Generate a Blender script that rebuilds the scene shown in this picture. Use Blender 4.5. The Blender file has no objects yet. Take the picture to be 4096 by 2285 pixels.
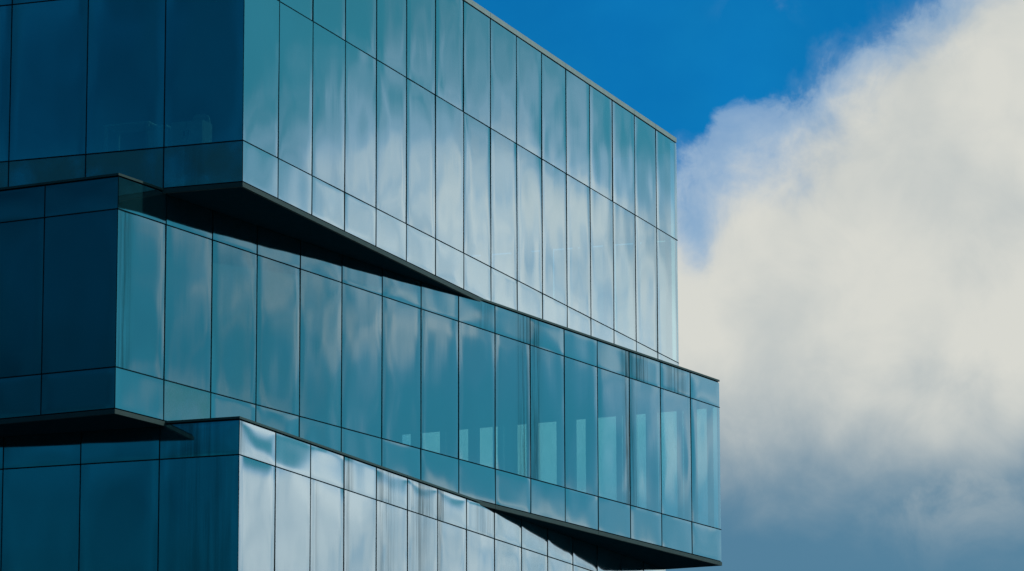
import bpy, bmesh, math, random
from mathutils import Vector, noise as vnoise
random.seed(7)
R = math.radians
C = bpy.context.scene.collection
EYE = 1.7                       # camera height over the ground
PW = 1.75                       # width of one glass panel
GAP = 0.028                     # open joint between panels
sc = bpy.context.scene

# ------------------------------------------------------------------ nodes
class NT:
    def __init__(s, tree): s.t = tree; s.n = tree.nodes; s.l = tree.links
    def new(s, typ, **kw):
        n = s.n.new(typ)
        for k, v in kw.items(): setattr(n, k, v)
        return n
    def put(s, sock, v):
        if isinstance(v, bpy.types.NodeSocket): s.l.new(v, sock)
        elif v is not None: sock.default_value = v
    def m(s, op, a, b=None, c=None, clamp=False):
        n = s.new('ShaderNodeMath', operation=op); n.use_clamp = clamp
        s.put(n.inputs[0], a)
        if b is not None: s.put(n.inputs[1], b)
        if c is not None: s.put(n.inputs[2], c)
        return n.outputs[0]
    def sstep(s, v, a, b, lo=0.0, hi=1.0):
        n = s.new('ShaderNodeMapRange'); n.interpolation_type = 'SMOOTHSTEP'
        s.put(n.inputs[0], v)
        for i, x in enumerate((a, b, lo, hi)): n.inputs[i + 1].default_value = x
        return n.outputs[0]
    def noise(s, vec, scale, detail=4, rough=.5, dim='3D', w=0.0, dist=0.0):
        n = s.new('ShaderNodeTexNoise'); n.noise_dimensions = dim
        s.put(n.inputs['Vector'], vec); n.inputs['Scale'].default_value = scale
        n.inputs['Detail'].default_value = detail; n.inputs['Roughness'].default_value = rough
        n.inputs['Distortion'].default_value = dist
        if dim == '4D': s.put(n.inputs['W'], w)
        return n.outputs[0]
    def mix(s, f, a, b, blend='MIX'):
        n = s.new('ShaderNodeMix', data_type='RGBA', blend_type=blend); n.clamp_factor = True
        s.put(n.inputs[0], f)
        for sock, v in ((n.inputs[6], a), (n.inputs[7], b)):
            if isinstance(v, (tuple, list)) and len(v) == 3: v = (*v, 1)
            s.put(sock, v)
        return n.outputs[2]
    def shmix(s, f, a, b):
        n = s.new('ShaderNodeMixShader'); s.put(n.inputs[0], f); s.l.new(a, n.inputs[1]); s.l.new(b, n.inputs[2]); return n.outputs[0]
    def gauss(s, az, el, a0, e0, sa, se):
        x = s.m('DIVIDE', s.m('SUBTRACT', az, a0), sa); y = s.m('DIVIDE', s.m('SUBTRACT', el, e0), se)
        q = s.m('ADD', s.m('MULTIPLY', x, x), s.m('MULTIPLY', y, y))
        return s.m('EXPONENT', s.m('MULTIPLY', q, -1.0))

def newmat(name):
    m = bpy.data.materials.new(name); m.use_nodes = True
    m.node_tree.nodes.clear(); return m, NT(m.node_tree)

def out(t, sh):
    o = t.new('ShaderNodeOutputMaterial'); t.l.new(sh, o.inputs['Surface'])

def plain(name, col, rough=.7, spec=.3, metal=0.0, var=.15, scale=6.0):
    m, t = newmat(name)
    p = t.new('ShaderNodeBsdfPrincipled')
    tc = t.new('ShaderNodeTexCoord')
    f = t.noise(tc.outputs['Object'], scale, 6, .6)
    t.put(p.inputs['Base Color'], t.mix(f, tuple(c * (1 - var) for c in col), tuple(c * (1 + var) for c in col)))
    p.inputs['Roughness'].default_value = rough; p.inputs['Specular IOR Level'].default_value = spec
    p.inputs['Metallic'].default_value = metal
    out(t, p.outputs[0]); return m

R0 = 0.30
def reflect_fac(t):
    lw = t.new('ShaderNodeLayerWeight'); lw.inputs['Blend'].default_value = .5
    # facing = 1 - cos(incidence)
    f5 = t.m('POWER', lw.outputs['Facing'], 4.0)
    return t.m('ADD', t.m('MULTIPLY', f5, 1 - R0), R0)

def glass_mat(name, spandrel):
    m, t = newmat(name)
    tc = t.new('ShaderNodeTexCoord'); ob = tc.outputs['Object']
    sep = t.new('ShaderNodeSeparateXYZ'); t.l.new(ob, sep.inputs[0])
    x, z = sep.outputs[0], sep.outputs[2]
    def prop(nm):
        a = t.new('ShaderNodeAttribute'); a.attribute_type = 'OBJECT'; a.attribute_name = nm; return a.outputs['Fac']
    rnd = t.new('ShaderNodeObjectInfo').outputs['Random']
    # fine ripple of the float glass
    mp = t.new('ShaderNodeMapping'); mp.inputs['Scale'].default_value = (2.6, 1, .55); t.l.new(ob, mp.inputs['Vector'])
    fine = t.noise(mp.outputs[0], 1.0, 2, .5, '4D', t.m('MULTIPLY', rnd, 40.0))
    bump = t.new('ShaderNodeBump'); bump.inputs['Strength'].default_value = .025; bump.inputs['Distance'].default_value = .012
    t.l.new(fine, bump.inputs['Height'])
    gl = t.new('ShaderNodeBsdfGlossy'); gl.distribution = 'GGX'
    gl.inputs['Roughness'].default_value = .05 if spandrel else .03
    gl.inputs['Color'].default_value = (.84, .97, 1.0, 1)
    t.l.new(bump.outputs[0], gl.inputs['Normal'])
    if spandrel:
        back = t.new('ShaderNodeBsdfDiffuse')
        blot = t.noise(ob, 2.2, 3, .5, '4D', t.m('MULTIPLY', rnd, 30.0))
        t.put(back.inputs[0], t.mix(blot, (.002, .018, .026), (.004, .030, .038)))
    else:
        back = t.new('ShaderNodeBsdfTransparent'); back.inputs[0].default_value = (.14, .33, .33, 1)
    body = t.shmix(reflect_fac(t), back.outputs[0], gl.outputs[0])
    # dust film
    grit = t.noise(ob, 60, 3, .7, '4D', rnd); cloudy = t.noise(ob, 1.1, 4, .6, '4D', t.m('MULTIPLY', rnd, 17.0))
    dust = t.new('ShaderNodeBsdfDiffuse'); dust.inputs[0].default_value = (.045, .20, .24, 1)
    amt = t.m('ADD', .025, prop('dust'))
    amt = t.m('MULTIPLY', amt, t.m('MULTIPLY', t.sstep(grit, .3, .7, .5, 1.5), t.sstep(cloudy, .3, .7, .3, 1.6)), clamp=True)
    body = t.shmix(amt, body, dust.outputs[0])
    # rain-washed dirt runs below the coping
    sp, sw, sa, sd = prop('streak_at'), prop('streak_wide'), prop('streak'), prop('streak_seed')
    d = t.m('DIVIDE', t.m('SUBTRACT', x, sp), t.m('MAXIMUM', sw, .01))
    env = t.m('EXPONENT', t.m('MULTIPLY', t.m('MULTIPLY', d, d), -1.0))
    cv = t.new('ShaderNodeCombineXYZ'); t.put(cv.inputs[0], t.m('MULTIPLY', x, 6.0)); t.put(cv.inputs[1], sd); t.put(cv.inputs[2], t.m('MULTIPLY', z, .18))
    run = t.sstep(t.noise(cv.outputs[0], 1.0, 6, .75), .38, .62)
    dirt = t.new('ShaderNodeBsdfDiffuse'); dirt.inputs[0].default_value = (.006, .030, .034, 1)
    body = t.shmix(t.m('MULTIPLY', t.m('MULTIPLY', run, env), sa, clamp=True), body, dirt.outputs[0])
    out(t, body); return m

M = {}
M['vision'] = glass_mat('coated_window_glass', False)
M['spandrel'] = glass_mat('spandrel_glass', True)
def inner_glass():
    m, t = newmat('inner_glass_face'); b = t.new('ShaderNodeBsdfTransparent'); b.inputs[0].default_value = (.92, .97, .97, 1); out(t, b.outputs[0]); return m
M['inner'] = inner_glass()
M['shade'] = inner_glass(); M['shade'].name = 'tinted_far_glass'; M['shade'].node_tree.nodes['Transparent BSDF'].inputs[0].default_value = (.30, .34, .36, 1)
def matt(name, col):
    m, t = newmat(name); p = t.new('ShaderNodeBsdfDiffuse'); tc = t.new('ShaderNodeTexCoord')
    t.put(p.inputs[0], t.mix(t.noise(tc.outputs['Object'], 5, 5, .6), tuple(c * .8 for c in col), tuple(c * 1.2 for c in col))); out(t, p.outputs[0]); return m
M['seal'] = matt('black_glazing_seal', (.004, .018, .024))
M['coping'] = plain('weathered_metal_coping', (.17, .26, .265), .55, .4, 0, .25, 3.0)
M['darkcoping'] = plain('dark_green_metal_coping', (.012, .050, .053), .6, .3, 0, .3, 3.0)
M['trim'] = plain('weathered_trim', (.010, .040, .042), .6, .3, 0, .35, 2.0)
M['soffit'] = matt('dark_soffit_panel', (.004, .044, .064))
M['room'] = plain('dim_room', (.03, .09, .11), .9, .1)
M['post'] = plain('interior_post', (.02, .05, .06), .8, .1)
M['wall'] = plain('back_cladding', (.02, .07, .09), .5, .4)
M['white'] = plain('white_laminate', (.62, .68, .68), .5, .3)
M['grey'] = plain('grey_furniture', (.42, .47, .48), .6, .3)

# ------------------------------------------------------------------ mesh helpers
def box(bm, x0, x1, y0, y1, z0, z1, mi=0):
    v = [bm.verts.new((x, y, z)) for z in (z0, z1) for y in (y0, y1) for x in (x0, x1)]
    for f in ((0, 2, 3, 1), (4, 5, 7, 6), (0, 1, 5, 4), (1, 3, 7, 5), (3, 2, 6, 7), (2, 0, 4, 6)):
        bm.faces.new([v[i] for i in f]).material_index = mi
def obj(name, bm, mats, parent=None, loc=(0, 0, 0), rz=0.0):
    me = bpy.data.meshes.new(name); bm.to_mesh(me); bm.free()
    for m in (mats if isinstance(mats, (list, tuple)) else [mats]): me.materials.append(m)
    o = bpy.data.objects.new(name, me); C.objects.link(o)
    o.location = loc; o.rotation_euler = (0, 0, rz); o.parent = parent; return o
def thing(name, label, cat, loc=(0, 0, 0), rz=0.0, group=None):
    o = bpy.data.objects.new(name, None); C.objects.link(o); o.location = loc; o.rotation_euler = (0, 0, rz)
    o['label'] = label; o['category'] = cat
    if group: o['group'] = group
    return o

def panel_bm(h, bow, tilt_x, tilt_z, curl, skew, warp, w=PW - GAP):
    nx, nz = 16, 18
    bm = bmesh.new(); g = []
    ox, oz, oy = random.uniform(-.35, .35), random.uniform(-.3, .3), random.uniform(0, 90)
    for j in range(nz + 1):
        row = []
        for i in range(nx + 1):
            u = 2 * i / nx - 1; v = 2 * j / nz - 1
            y = -bow * (1 - u * u) * (1 - v * v) * (1 + ox * u + oz * v)  # pillowing
            y += warp * vnoise.noise(Vector((u * 1.1, oy, v * h / w * .8)))
            y += curl * (abs(u) ** 9) + curl * .6 * (abs(v) ** 9)       # edges held by the frame
            y += tilt_x * u + tilt_z * v + skew * u * v
            row.append(bm.verts.new((u * w / 2, y, v * h / 2)))
        g.append(row)
    for j in range(nz):
        for i in range(nx):
            f = bm.faces.new((g[j][i], g[j][i + 1], g[j + 1][i + 1], g[j + 1][i])); f.smooth = True
    rim = [g[0][i] for i in range(nx + 1)] + [g[j][nx] for j in range(1, nz + 1)] + [g[nz][i] for i in range(nx - 1, -1, -1)] + [g[j][0] for j in range(nz - 1, 0, -1)]
    bk = [bm.verts.new((p.co.x, .016, p.co.z)) for p in rim]
    rim = [bm.verts.new(p.co) for p in rim]                         # own verts, so the front keeps its own normals
    n = len(rim)
    for k in range(n):
        bm.faces.new((rim[k], bk[k], bk[(k + 1) % n], rim[(k + 1) % n])).material_index = 1
    bm.faces.new(list(reversed(bk))).material_index = 2
    return bm

def panel(block, wall, i, z0, z1, kind, streak=None, dust=0.0):
    h = z1 - z0 - GAP; zc = (z0 + z1) / 2
    rr = random.uniform
    if kind == 'window':
        bm = panel_bm(h, rr(-.0014, .0024), rr(-.0020, .0020), rr(-.0025, .0025), rr(.0008, .0032), rr(-.0012, .0012), .0019)
        mats = [M['vision'], M['seal'], M['inner']]; nm = 'window_pane'
    else:
        bm = panel_bm(h, rr(-.0012, .0034), rr(-.0020, .0020), rr(-.0012, .0012), rr(.0006, .0030), rr(-.001, .001), .0030)
        mats = [M['spandrel'], M['seal'], M['seal']]; nm = 'spandrel_panel'
    if wall == 'r': o = obj(nm, bm, mats, block, ((i + .5) * PW, 0, zc), 0)
    else: o = obj(nm, bm, mats, block, (0, (i + .5) * PW, zc), R(-90))
    at, wide, amt = streak if streak else (0, .3, 0)
    o['streak_at'] = float(at); o['streak_wide'] = float(wide); o['streak'] = float(amt); o['streak_seed'] = i * 3.7 + (0 if wall == 'r' else 50)
    o['dust'] = float(dust)
    return o

def strip_run(bm, L, D, z0, z1, proud, deep, joints=()):
    """metal edge round the two seen faces: right face (y=0) and street face (x=0)"""
    cuts = [0.0] + list(joints) + [L + proud]
    for a, b in zip(cuts[:-1], cuts[1:]):
        box(bm, a if a else -proud, b - (.012 if b < L else 0), -proud, deep, z0, z1)
    box(bm, -proud, deep, deep + .002, D, z0, z1)
    box(bm, L - deep, L + proud, deep + .002, D, z0, z1)

def make_block(building, X, Y, yaw, n_long, n_deep, rows, top, bottom, coping_h, coping_mat, label, joints, streaks, dusty, far_tint=False):
    """rows: list of (kind, z0, z1) from the bottom up; kinds window / spandrel"""
    L, D = n_long * PW, n_deep * PW
    bm = bmesh.new()
    # mullions behind the joints, both faces
    zb, zt = rows[0][1], rows[-1][2]
    for i in range(n_long + 1):
        c = i * PW; a, b = c - .014, c + .014
        if i == 0: a, b = .022, .045
        if i == n_long: a, b = L - .045, L - .022
        box(bm, a, b, .022, .06, zb, zt)
    for i in range(1, n_deep + 1):
        c = i * PW
        box(bm, .022, .06, c - .014, min(c + .014, D - .002), zb, zt)
    for k, (kind, z0, z1) in enumerate(rows):
        for z in ([z0, z1] if k == len(rows) - 1 else [z0]):
            box(bm, .046, L - .046, .024, .058, z - .014, z + .014)
            box(bm, .024, .058, .07, D - .07, z - .014, z + .014)
    # rubber gaskets filling the joints, a few millimetres proud of the glass
    for i in range(1, n_long): box(bm, i * PW - .010, i * PW + .010, -.0070, .0215, zb, zt)
    for i in range(1, n_deep): box(bm, -.0050, .0215, i * PW - .010, i * PW + .010, zb, zt)
    for kind, z0, z1 in rows[1:]:
        box(bm, 0, L, -.0045, .021, z0 - .010, z0 + .010)
        box(bm, -.0045, .021, .022, D, z0 - .010, z0 + .010)
    # slabs behind the spandrel zones: floor, ceiling, roof
    for kind, z0, z1 in rows:
        if kind == 'spandrel':
            box(bm, .17, L - .30, .17, D - .30, z0 + .04, z1 - .035)
    box(bm, .17, L - .30, .17, D - .30, zt - .30, zt + .015)
    o = obj('glass_storey', bm, [M['seal']], building, (X, Y, 0), math.pi / 2 - yaw)
    if label: o['label'] = label
    # inner room finish (ceiling face and floor face), carried by the slabs
    bm = bmesh.new()
    for kind, z0, z1 in rows:
        if kind == 'window':
            top_face = z1 if any(r[1] == z1 for r in rows if r[0] == 'spandrel') or z1 == zt else z1
            box(bm, .18, L - .31, .18, D - .32, z0 - .030, z0 - .002)                 # floor finish
            box(bm, .18, L - .31, .18, D - .32, z1 - .034 if z1 < zt else z1 - .33, z1 - .004 if z1 < zt else z1 - .302)
    obj('room_finish', bm, M['room'], o)
    for wall, n in (('r', n_long), ('l', n_deep)):
        for k, (kind, z0, z1) in enumerate(rows):
            for i in range(n):
                panel(o, wall, i, z0, z1, kind, streaks.get((wall, i, k)), dusty.get((wall, i, k), 0))
    # coping
    bm = bmesh.new(); strip_run(bm, L, D, zt + .022, zt + .022 + coping_h, .004, .25, joints)
    box(bm, .255, L - .255, .26, D - .1, zt + .022, zt + .05)
    obj('coping', bm, coping_mat, o)
    # soffit and its edge trim
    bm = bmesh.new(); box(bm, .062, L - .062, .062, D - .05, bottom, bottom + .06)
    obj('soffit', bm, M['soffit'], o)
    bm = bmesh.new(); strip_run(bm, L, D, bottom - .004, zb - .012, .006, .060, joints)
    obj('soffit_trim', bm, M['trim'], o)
    # far end wall: glazed, with paired posts inside
    bm = bmesh.new()
    for kind, z0, z1 in rows:
        if kind == 'spandrel':
            box(bm, L - .28, L, .17, D - .01, z0 + .002, z1 - .002, 0)
        else:
            for i in range(n_deep):
                a = i * PW
                box(bm, L - .030, L - .014, max(a + .02, .17), a + PW - .02, z0 + .02, z1 - .02, 1)
                for p0, p1 in ((0, .28), (.62, .95), (1.03, 1.14)):
                    box(bm, L - .20, L - .06, max(a + p0, .17), a + p1, z0 + .003, z1 - .003, 2)
    obj('end_wall', bm, [M['wall'], M['shade'] if far_tint else M['inner'], M['post']], o)
    bm = bmesh.new(); box(bm, 0, L, D, D + .25, bottom + .07, zt + .02)
    obj('rear_wall', bm, M['wall'], o)
    return o

# ------------------------------------------------------------------ the building
building = thing('office_building', 'blue-green glass office building of three stacked storeys twisted over one another', 'building', (0, 80, 0))
def W(z): return z + EYE
bl = dict(building=None)
holder = building
def at(X, Y): return X, Y - 80.0
# upper
r_top = [('spandrel', W(17.388), W(18.2342)), ('window', W(18.2342), W(21.5469)), ('window', W(21.5469), W(24.1915))]
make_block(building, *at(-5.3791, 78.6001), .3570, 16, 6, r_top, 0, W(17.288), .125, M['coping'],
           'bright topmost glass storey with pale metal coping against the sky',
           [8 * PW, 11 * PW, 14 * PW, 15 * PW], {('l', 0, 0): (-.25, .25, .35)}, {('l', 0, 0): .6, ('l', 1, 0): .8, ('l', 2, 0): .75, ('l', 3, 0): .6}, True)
# middle
r_mid = [('spandrel', W(12.668), W(13.4925)), ('window', W(13.4925), W(16.6624)), ('spandrel', W(16.6624), W(17.318))]
st = {('r', 0, 1): (-.62, .22, .55), ('r', 8, 2): (.35, .35, .45), ('r', 9, 2): (.55, .30, .8), ('r', 9, 1): (.55, .28, .6),
      ('r', 10, 2): (-.62, .22, .95), ('r', 10, 1): (-.62, .22, .75), ('r', 12, 2): (.72, .22, .95), ('r', 12, 1): (.75, .16, .8),
      ('r', 13, 2): (-.45, .55, .8), ('r', 13, 1): (-.7, .2, .5), ('r', 14, 2): (.1, .6, .6)}
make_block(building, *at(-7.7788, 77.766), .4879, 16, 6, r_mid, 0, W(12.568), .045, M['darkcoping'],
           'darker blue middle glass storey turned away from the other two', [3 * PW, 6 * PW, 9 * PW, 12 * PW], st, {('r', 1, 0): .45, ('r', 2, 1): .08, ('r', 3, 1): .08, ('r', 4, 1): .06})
# lower
r_low = [('spandrel', W(7.90), W(8.725)), ('window', W(8.725), W(11.8985)), ('spandrel', W(11.8985), W(12.599))]
st = {('r', 0, 2): (-.8, .15, .5), ('r', 3, 2): (-.7, .25, .7), ('r', 3, 1): (-.75, .15, .5), ('r', 4, 2): (-.4, .5, .6), ('r', 4, 1): (-.4, .5, .45),
      ('r', 5, 2): (-.1, .7, .7), ('r', 5, 1): (-.2, .5, .45), ('r', 6, 2): (-.7, .25, .8), ('r', 6, 1): (-.75, .12, .5), ('r', 7, 2): (.3, .6, .4), ('r', 2, 1): (-.7, .2, .3),
      ('l', 0, 2): (-.1, .5, .6), ('l', 0, 1): (.1, .5, .35)}
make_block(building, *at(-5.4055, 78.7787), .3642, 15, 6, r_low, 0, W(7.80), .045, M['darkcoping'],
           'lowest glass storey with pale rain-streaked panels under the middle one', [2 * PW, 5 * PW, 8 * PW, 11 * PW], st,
           {('r', k, kk): .10 for k in range(8, 15) for kk in (1, 2)})
bm = bmesh.new(); box(bm, 2, 25, 1.5, 10, 0, W(7.79))
obj('plinth_wall', bm, M['wall'], building, (*at(-5.4055, 78.7787), 0), math.pi / 2 - .3642)

# ------------------------------------------------------------------ furniture behind the upper storey's street face
YAW0 = .3570; OX, OY = -5.3791, 78.6001
FZ = W(18.2342)
def inside(u, v):                                 # u: in from the street face, v: along it from the corner
    return (OX + u * math.sin(YAW0) - v * math.cos(YAW0), OY + u * math.cos(YAW0) + v * math.sin(YAW0), FZ)
RZ0 = math.pi / 2 - YAW0
t = thing('office_desk', 'pale office desk standing just behind the topmost storey window', 'desk', inside(.85, 2.86), RZ0)
bm = bmesh.new(); box(bm, -.32, .32, -.52, .52, .68, .72); bmesh.ops.bevel(bm, geom=bm.edges[:], offset=.008, segments=2, affect='EDGES'); obj('desktop', bm, M['white'], t)
for sx in (-1, 1):
    for sy in (-1, 1):
        bm = bmesh.new(); box(bm, sx * .28 - .025, sx * .28 + .025, sy * .47 - .03, sy * .47 + .03, 0, .68); obj('leg', bm, M['grey'], t)
t = thing('storage_box', 'square pale storage box beside the desk at the window', 'box', inside(.62, 2.09), RZ0)
bm = bmesh.new(); box(bm, -.24, .24, -.21, .21, 0, .50); bmesh.ops.bevel(bm, geom=bm.edges[:], offset=.012, segments=2, affect='EDGES'); obj('box_body', bm, M['white'], t)
bm = bmesh.new(); box(bm, -.25, .25, -.22, .22, .502, .57); bmesh.ops.bevel(bm, geom=bm.edges[:], offset=.012, segments=2, affect='EDGES'); obj('lid', bm, M['white'], t)
t = thing('low_cabinet', 'low pale cabinet behind the window nearest the corner', 'cabinet', inside(.60, 1.42), RZ0)
bm = bmesh.new(); box(bm, -.22, .22, -.36, .36, .05, .60); bmesh.ops.bevel(bm, geom=bm.edges[:], offset=.008, segments=2, affect='EDGES'); obj('carcass', bm, M['grey'], t)
for sy in (-1, 1):
    bm = bmesh.new(); box(bm, -.24, -.222, sy * .18 - .17, sy * .18 + .17, .07, .58); dr = obj('door', bm, M['white'], t)
    bm = bmesh.new(); box(bm, -.262, -.242, -sy * .13 + sy * .18 - .01, -sy * .13 + sy * .18 + .01, .28, .40); obj('handle', bm, M['seal'], dr)
bm = bmesh.new(); box(bm, -.18, .18, -.32, .32, 0, .05); obj('base', bm, M['seal'], t)
t = thing('office_chair', 'office chair with a rounded back rising over the low cabinet', 'chair', inside(1.22, 1.60), RZ0)
bm = bmesh.new()
ring = []
for k in range(24):
    a = 2 * math.pi * k / 24; c, s_ = math.cos(a), math.sin(a)
    ring.append((math.copysign(abs(c) ** .6, c) * .20, math.copysign(abs(s_) ** .6, s_) * .27))
fr = [bm.verts.new((.20 - .10 * (1 - (y / .2) ** 2) * .3, y, .72 + z)) for y, z in ring]
bk = [bm.verts.new((.26, y, .72 + z)) for y, z in ring]
bm.faces.new(fr); bm.faces.new(list(reversed(bk)))
for k in range(24): bm.faces.new((fr[k], bk[k], bk[(k + 1) % 24], fr[(k + 1) % 24]))
bmesh.ops.recalc_face_normals(bm, faces=bm.faces[:]); obj('backrest', bm, M['grey'], t)
bm = bmesh.new(); box(bm, -.25, .24, -.24, .24, .43, .50); bmesh.ops.bevel(bm, geom=bm.edges[:], offset=.03, segments=3, affect='EDGES'); obj('seat', bm, M['grey'], t)
bm = bmesh.new(); bmesh.ops.create_cone(bm, cap_ends=True, segments=16, radius1=.03, radius2=.03, depth=.36); bmesh.ops.translate(bm, verts=bm.verts[:], vec=(0, 0, .25)); obj('stem', bm, M['seal'], t)
for k in range(5):
    bm = bmesh.new(); box(bm, .03, .30, -.02, .02, .03, .07); l = obj('leg', bm, M['seal'], t); l.rotation_euler = (0, 0, k * 2 * math.pi / 5)

# ------------------------------------------------------------------ ground
bm = bmesh.new(); s_ = 6000
bm.faces.new([bm.verts.new(p) for p in ((-s_, -s_, 0), (s_, -s_, 0), (s_, s_, 0), (-s_, s_, 0))])
g = obj('ground', bm, plain('asphalt_ground', (.05, .055, .06), .9, .2, 0, .3, .4)); g['kind'] = 'structure'

# ------------------------------------------------------------------ sky
SUN_AZ, SUN_EL = 88.0, 34.0          # azimuth clockwise from +Y
w = bpy.data.worlds.new('World'); sc.world = w; w.use_nodes = True
w.node_tree.nodes.clear(); t = NT(w.node_tree)
sky = t.new('ShaderNodeTexSky'); sky.sky_type = 'NISHITA'; sky.sun_disc = False
sky.sun_elevation = R(SUN_EL); sky.sun_rotation = R(SUN_AZ)
sky.altitude = 0; sky.air_density = 1.0; sky.dust_density = .3; sky.ozone_density = 2.5
tc = t.new('ShaderNodeTexCoord'); d = tc.outputs['Generated']
sep = t.new('ShaderNodeSeparateXYZ'); t.l.new(d, sep.inputs[0]); dx, dy, dz = sep.outputs
az = t.m('MULTIPLY', t.m('ARCTAN2', dx, dy), 57.29578)
el = t.m('MULTIPLY', t.m('ARCSINE', dz), 57.29578)
big = t.m('SUBTRACT', t.noise(d, 16, 7, .55, dist=.25), .5)
med = t.m('SUBTRACT', t.noise(d, 44, 7, .60, dist=.4), .5)
soft = t.m('SUBTRACT', t.noise(d, 26, 3, .45), .5)
# edge of the cloud bank, in degrees
fine = t.m('SUBTRACT', t.noise(d, 120, 6, .62, dist=.5), .5)
s = t.m('ADD', t.m('MULTIPLY', t.m('SUBTRACT', az, 2.9), .758), t.m('MULTIPLY', t.m('SUBTRACT', el, 12.4), -.653))
s = t.m('SUBTRACT', s, t.m('MULTIPLY', t.m('MAXIMUM', t.m('SUBTRACT', el, 13.0), 0.0), .45))
s0 = s
s = t.m('MINIMUM', t.m('ADD', s, .20), 2.9)
s = t.m('SUBTRACT', s, t.sstep(az, 25, 38, 0, 1.55))
s = t.m('ADD', s, t.m('MULTIPLY', big, 2.0)); s = t.m('ADD', s, t.m('MULTIPLY', med, 2.3)); s = t.m('ADD', s, t.m('MULTIPLY', fine, .8))
# breaks in the bank: (azimuth, elevation, widths, depth)
for a0, e0, sa, se, k in ((46.5, 15.2, 4.0, 2.8, 2.1), (38.6, 13.3, 1.3, 1.2, 1.9), (63.0, 9.5, 2.2, 4.0, 2.2), (56.5, 9.0, 2.2, .8, 1.3), (45.2, 8.85, 1.4, .40, 2.8), (42.2, 8.45, 1.1, .32, 2.2), (2.7, 11.6, .35, .6, 1.3), (3.3, 11.3, 1.3, .9, -.75), (42, 15.2, 7.0, 1.5, 1.1), (-1.0, 9.9, 3.0, 1.9, -2.8)):
    s = t.m('SUBTRACT', s, t.m('MULTIPLY', t.gauss(az, el, a0, e0, sa, se), k))
cov = t.sstep(s, -.75, 1.75)
# thin veil with a sharper, ragged outline in front of the bank
v = t.m('ADD', t.m('ADD', s0, .35), t.m('MULTIPLY', t.gauss(az, el, 3.35, 13.15, .70, .75), .95))
v = t.m('ADD', v, t.m('ADD', t.m('MULTIPLY', big, 1.6), t.m('ADD', t.m('MULTIPLY', med, 2.2), t.m('MULTIPLY', fine, 1.1))))
veil = t.m('MULTIPLY', t.sstep(v, -.08, .50), t.sstep(az, 25, 38, .40, 0))
veil = t.m('ADD', veil, t.m('MULTIPLY', t.gauss(az, el, 3.75, 14.85, .42, .2), t.sstep(med, -.05, .25, 0, .5)))
cov = t.m('SUBTRACT', 1.0, t.m('MULTIPLY', t.m('SUBTRACT', 1.0, cov), t.m('SUBTRACT', 1.0, veil)))
# lit and shaded cloud
low = t.sstep(t.m('ADD', t.m('ADD', el, t.m('MULTIPLY', t.m('MINIMUM', t.m('SUBTRACT', 5.0, az), 3.0), .18)), t.m('ADD', t.m('MULTIPLY', soft, 2.2), t.m('MULTIPLY', med, 1.0))), 7.3, 10.0)
lump = t.m('MULTIPLY', t.gauss(az, el, 6.4, 8.1, 1.6, .8), t.sstep(med, -.18, .20, .15, .95))
low = t.m('MAXIMUM', low, t.m('MULTIPLY', lump, .42))
near = t.m('MULTIPLY', t.gauss(az, el, 42, 9, 9, 9), t.sstep(t.m('ADD', soft, t.m('MULTIPLY', med, .6)), -.22, .14, .76, 1.0)); warm = t.gauss(az, el, 47, 9, 15, 9)
lit = t.m('MAXIMUM', low, near)
lit = t.m('MAXIMUM', lit, t.m('MULTIPLY', t.gauss(az, el, 57, 9, 6, 9), t.sstep(t.m('ADD', soft, t.m('MULTIPLY', med, .5)), -.15, .22, 0, .62)))
lit = t.m('MULTIPLY', lit, t.sstep(t.m('ADD', soft, t.m('MULTIPLY', med, .5)), -.30, .25, .72, 1.05))
ccol = t.mix(lit, t.mix(t.sstep(az, 46, 54), t.mix(t.sstep(az, 25, 38), (.085, .215, .33), (.15, .27, .34)), (.03, .235, .335)), t.mix(t.sstep(cov, .55, 1.0), (.48, .595, .70), (.68, .685, .635)))
gain = t.m('ADD', 1.0, t.m('MULTIPLY', warm, 1.5))
ccol = t.mix(warm, ccol, t.mix(1.0, ccol, (.95, 1.0, 1.12), 'MULTIPLY'))
vs = t.new('ShaderNodeVectorMath', operation='SCALE'); t.l.new(ccol, vs.inputs[0]); t.put(vs.inputs['Scale'], t.m('MULTIPLY', gain, 10.0))
blue = t.mix(1.0, sky.outputs[0], (.015, .545, .96), 'MULTIPLY')
wisp = t.m('MULTIPLY', t.sstep(big, -.2, .35), .24)
blue = t.mix(wisp, blue, (.15, 3.6, 6.2))
blue = t.mix(t.sstep(az, 22, 42, 0, .85), blue, t.mix(t.sstep(az, 42, 52), (.9, 5.2, 6.6), (.8, 5.5, 7.4)))               # pale haze towards the sun
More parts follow.
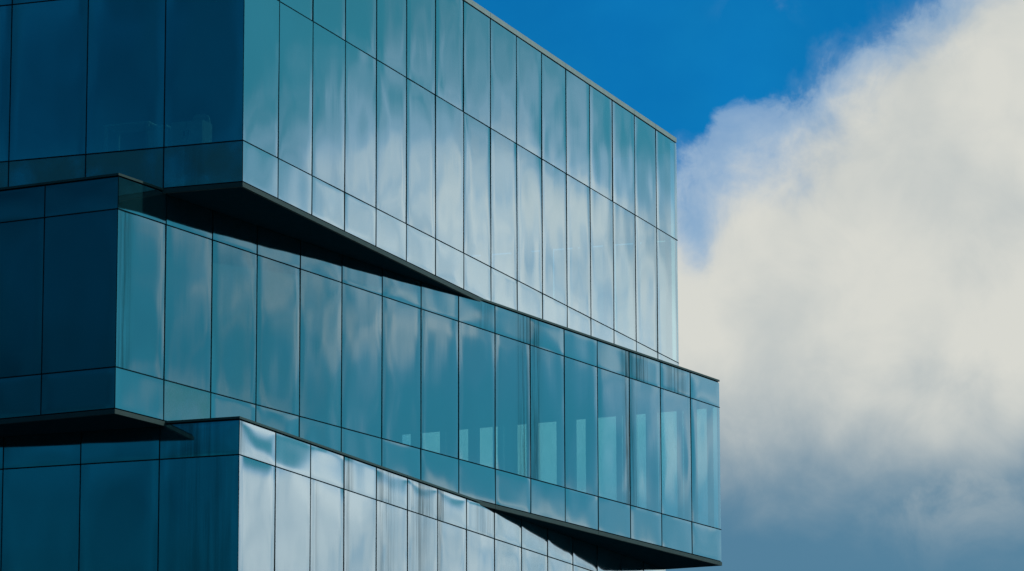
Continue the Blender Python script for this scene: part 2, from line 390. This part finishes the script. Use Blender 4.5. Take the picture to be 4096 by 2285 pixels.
back = t.m('SUBTRACT', 1.0, t.m('MULTIPLY', .80, t.gauss(az, el, -112, 12, 21, 40)))      # deep blue away from the sun
back = t.m('MULTIPLY', back, t.sstep(t.m('ADD', az, t.m('MULTIPLY', el, -3.0)), -172, -60, .88, 1.0))
back = t.m('MULTIPLY', back, t.m('ADD', 1.0, t.m('MULTIPLY', soft, t.sstep(az, -100, -20, 1.5, .25))))
back = t.m('MULTIPLY', back, t.m('MAXIMUM', t.sstep(el, 7, 12, .74, 1.0), t.sstep(az, -100, -20)))
vb = t.new('ShaderNodeVectorMath', operation='SCALE'); t.l.new(t.mix(t.sstep(az, -100, -20), t.mix(1.0, blue, (1, .97, .84), 'MULTIPLY'), blue), vb.inputs[0]); t.put(vb.inputs['Scale'], back)
col = t.mix(cov, vb.outputs[0], vs.outputs[0])
bg = t.new('ShaderNodeBackground'); bg.inputs['Strength'].default_value = .10; t.l.new(col, bg.inputs[0])
wo = t.new('ShaderNodeOutputWorld'); t.l.new(bg.outputs[0], wo.inputs[0])

sd = bpy.data.lights.new('sun', 'SUN'); sd.energy = 2.5; sd.angle = R(.5); sd.color = (1, .95, .86)
so = bpy.data.objects.new('sun', sd); C.objects.link(so)
dirv = Vector((math.sin(R(SUN_AZ)) * math.cos(R(SUN_EL)), math.cos(R(SUN_AZ)) * math.cos(R(SUN_EL)), math.sin(R(SUN_EL))))
so.rotation_euler = dirv.to_track_quat('Z', 'Y').to_euler(); so.location = (60, -40, 80)

# ------------------------------------------------------------------ camera
cd = bpy.data.cameras.new('camera'); cam = bpy.data.objects.new('camera', cd); C.objects.link(cam)
cd.sensor_width = 36; cd.lens = 141.496; cd.clip_end = 20000; cd.clip_start = .5
from mathutils import Matrix
cam.matrix_world = Matrix.Translation((0, 0, EYE)) @ Matrix.Rotation(R(90 + 10.98036), 4, 'X') @ Matrix.Rotation(-.0033, 4, 'Z')
sc.camera = cam
sc.view_settings.view_transform = 'Standard'; sc.view_settings.look = 'None'
sc.view_settings.exposure = 0; sc.view_settings.gamma = 1
sc.cycles.max_bounces = 8; sc.cycles.transparent_max_bounces = 24
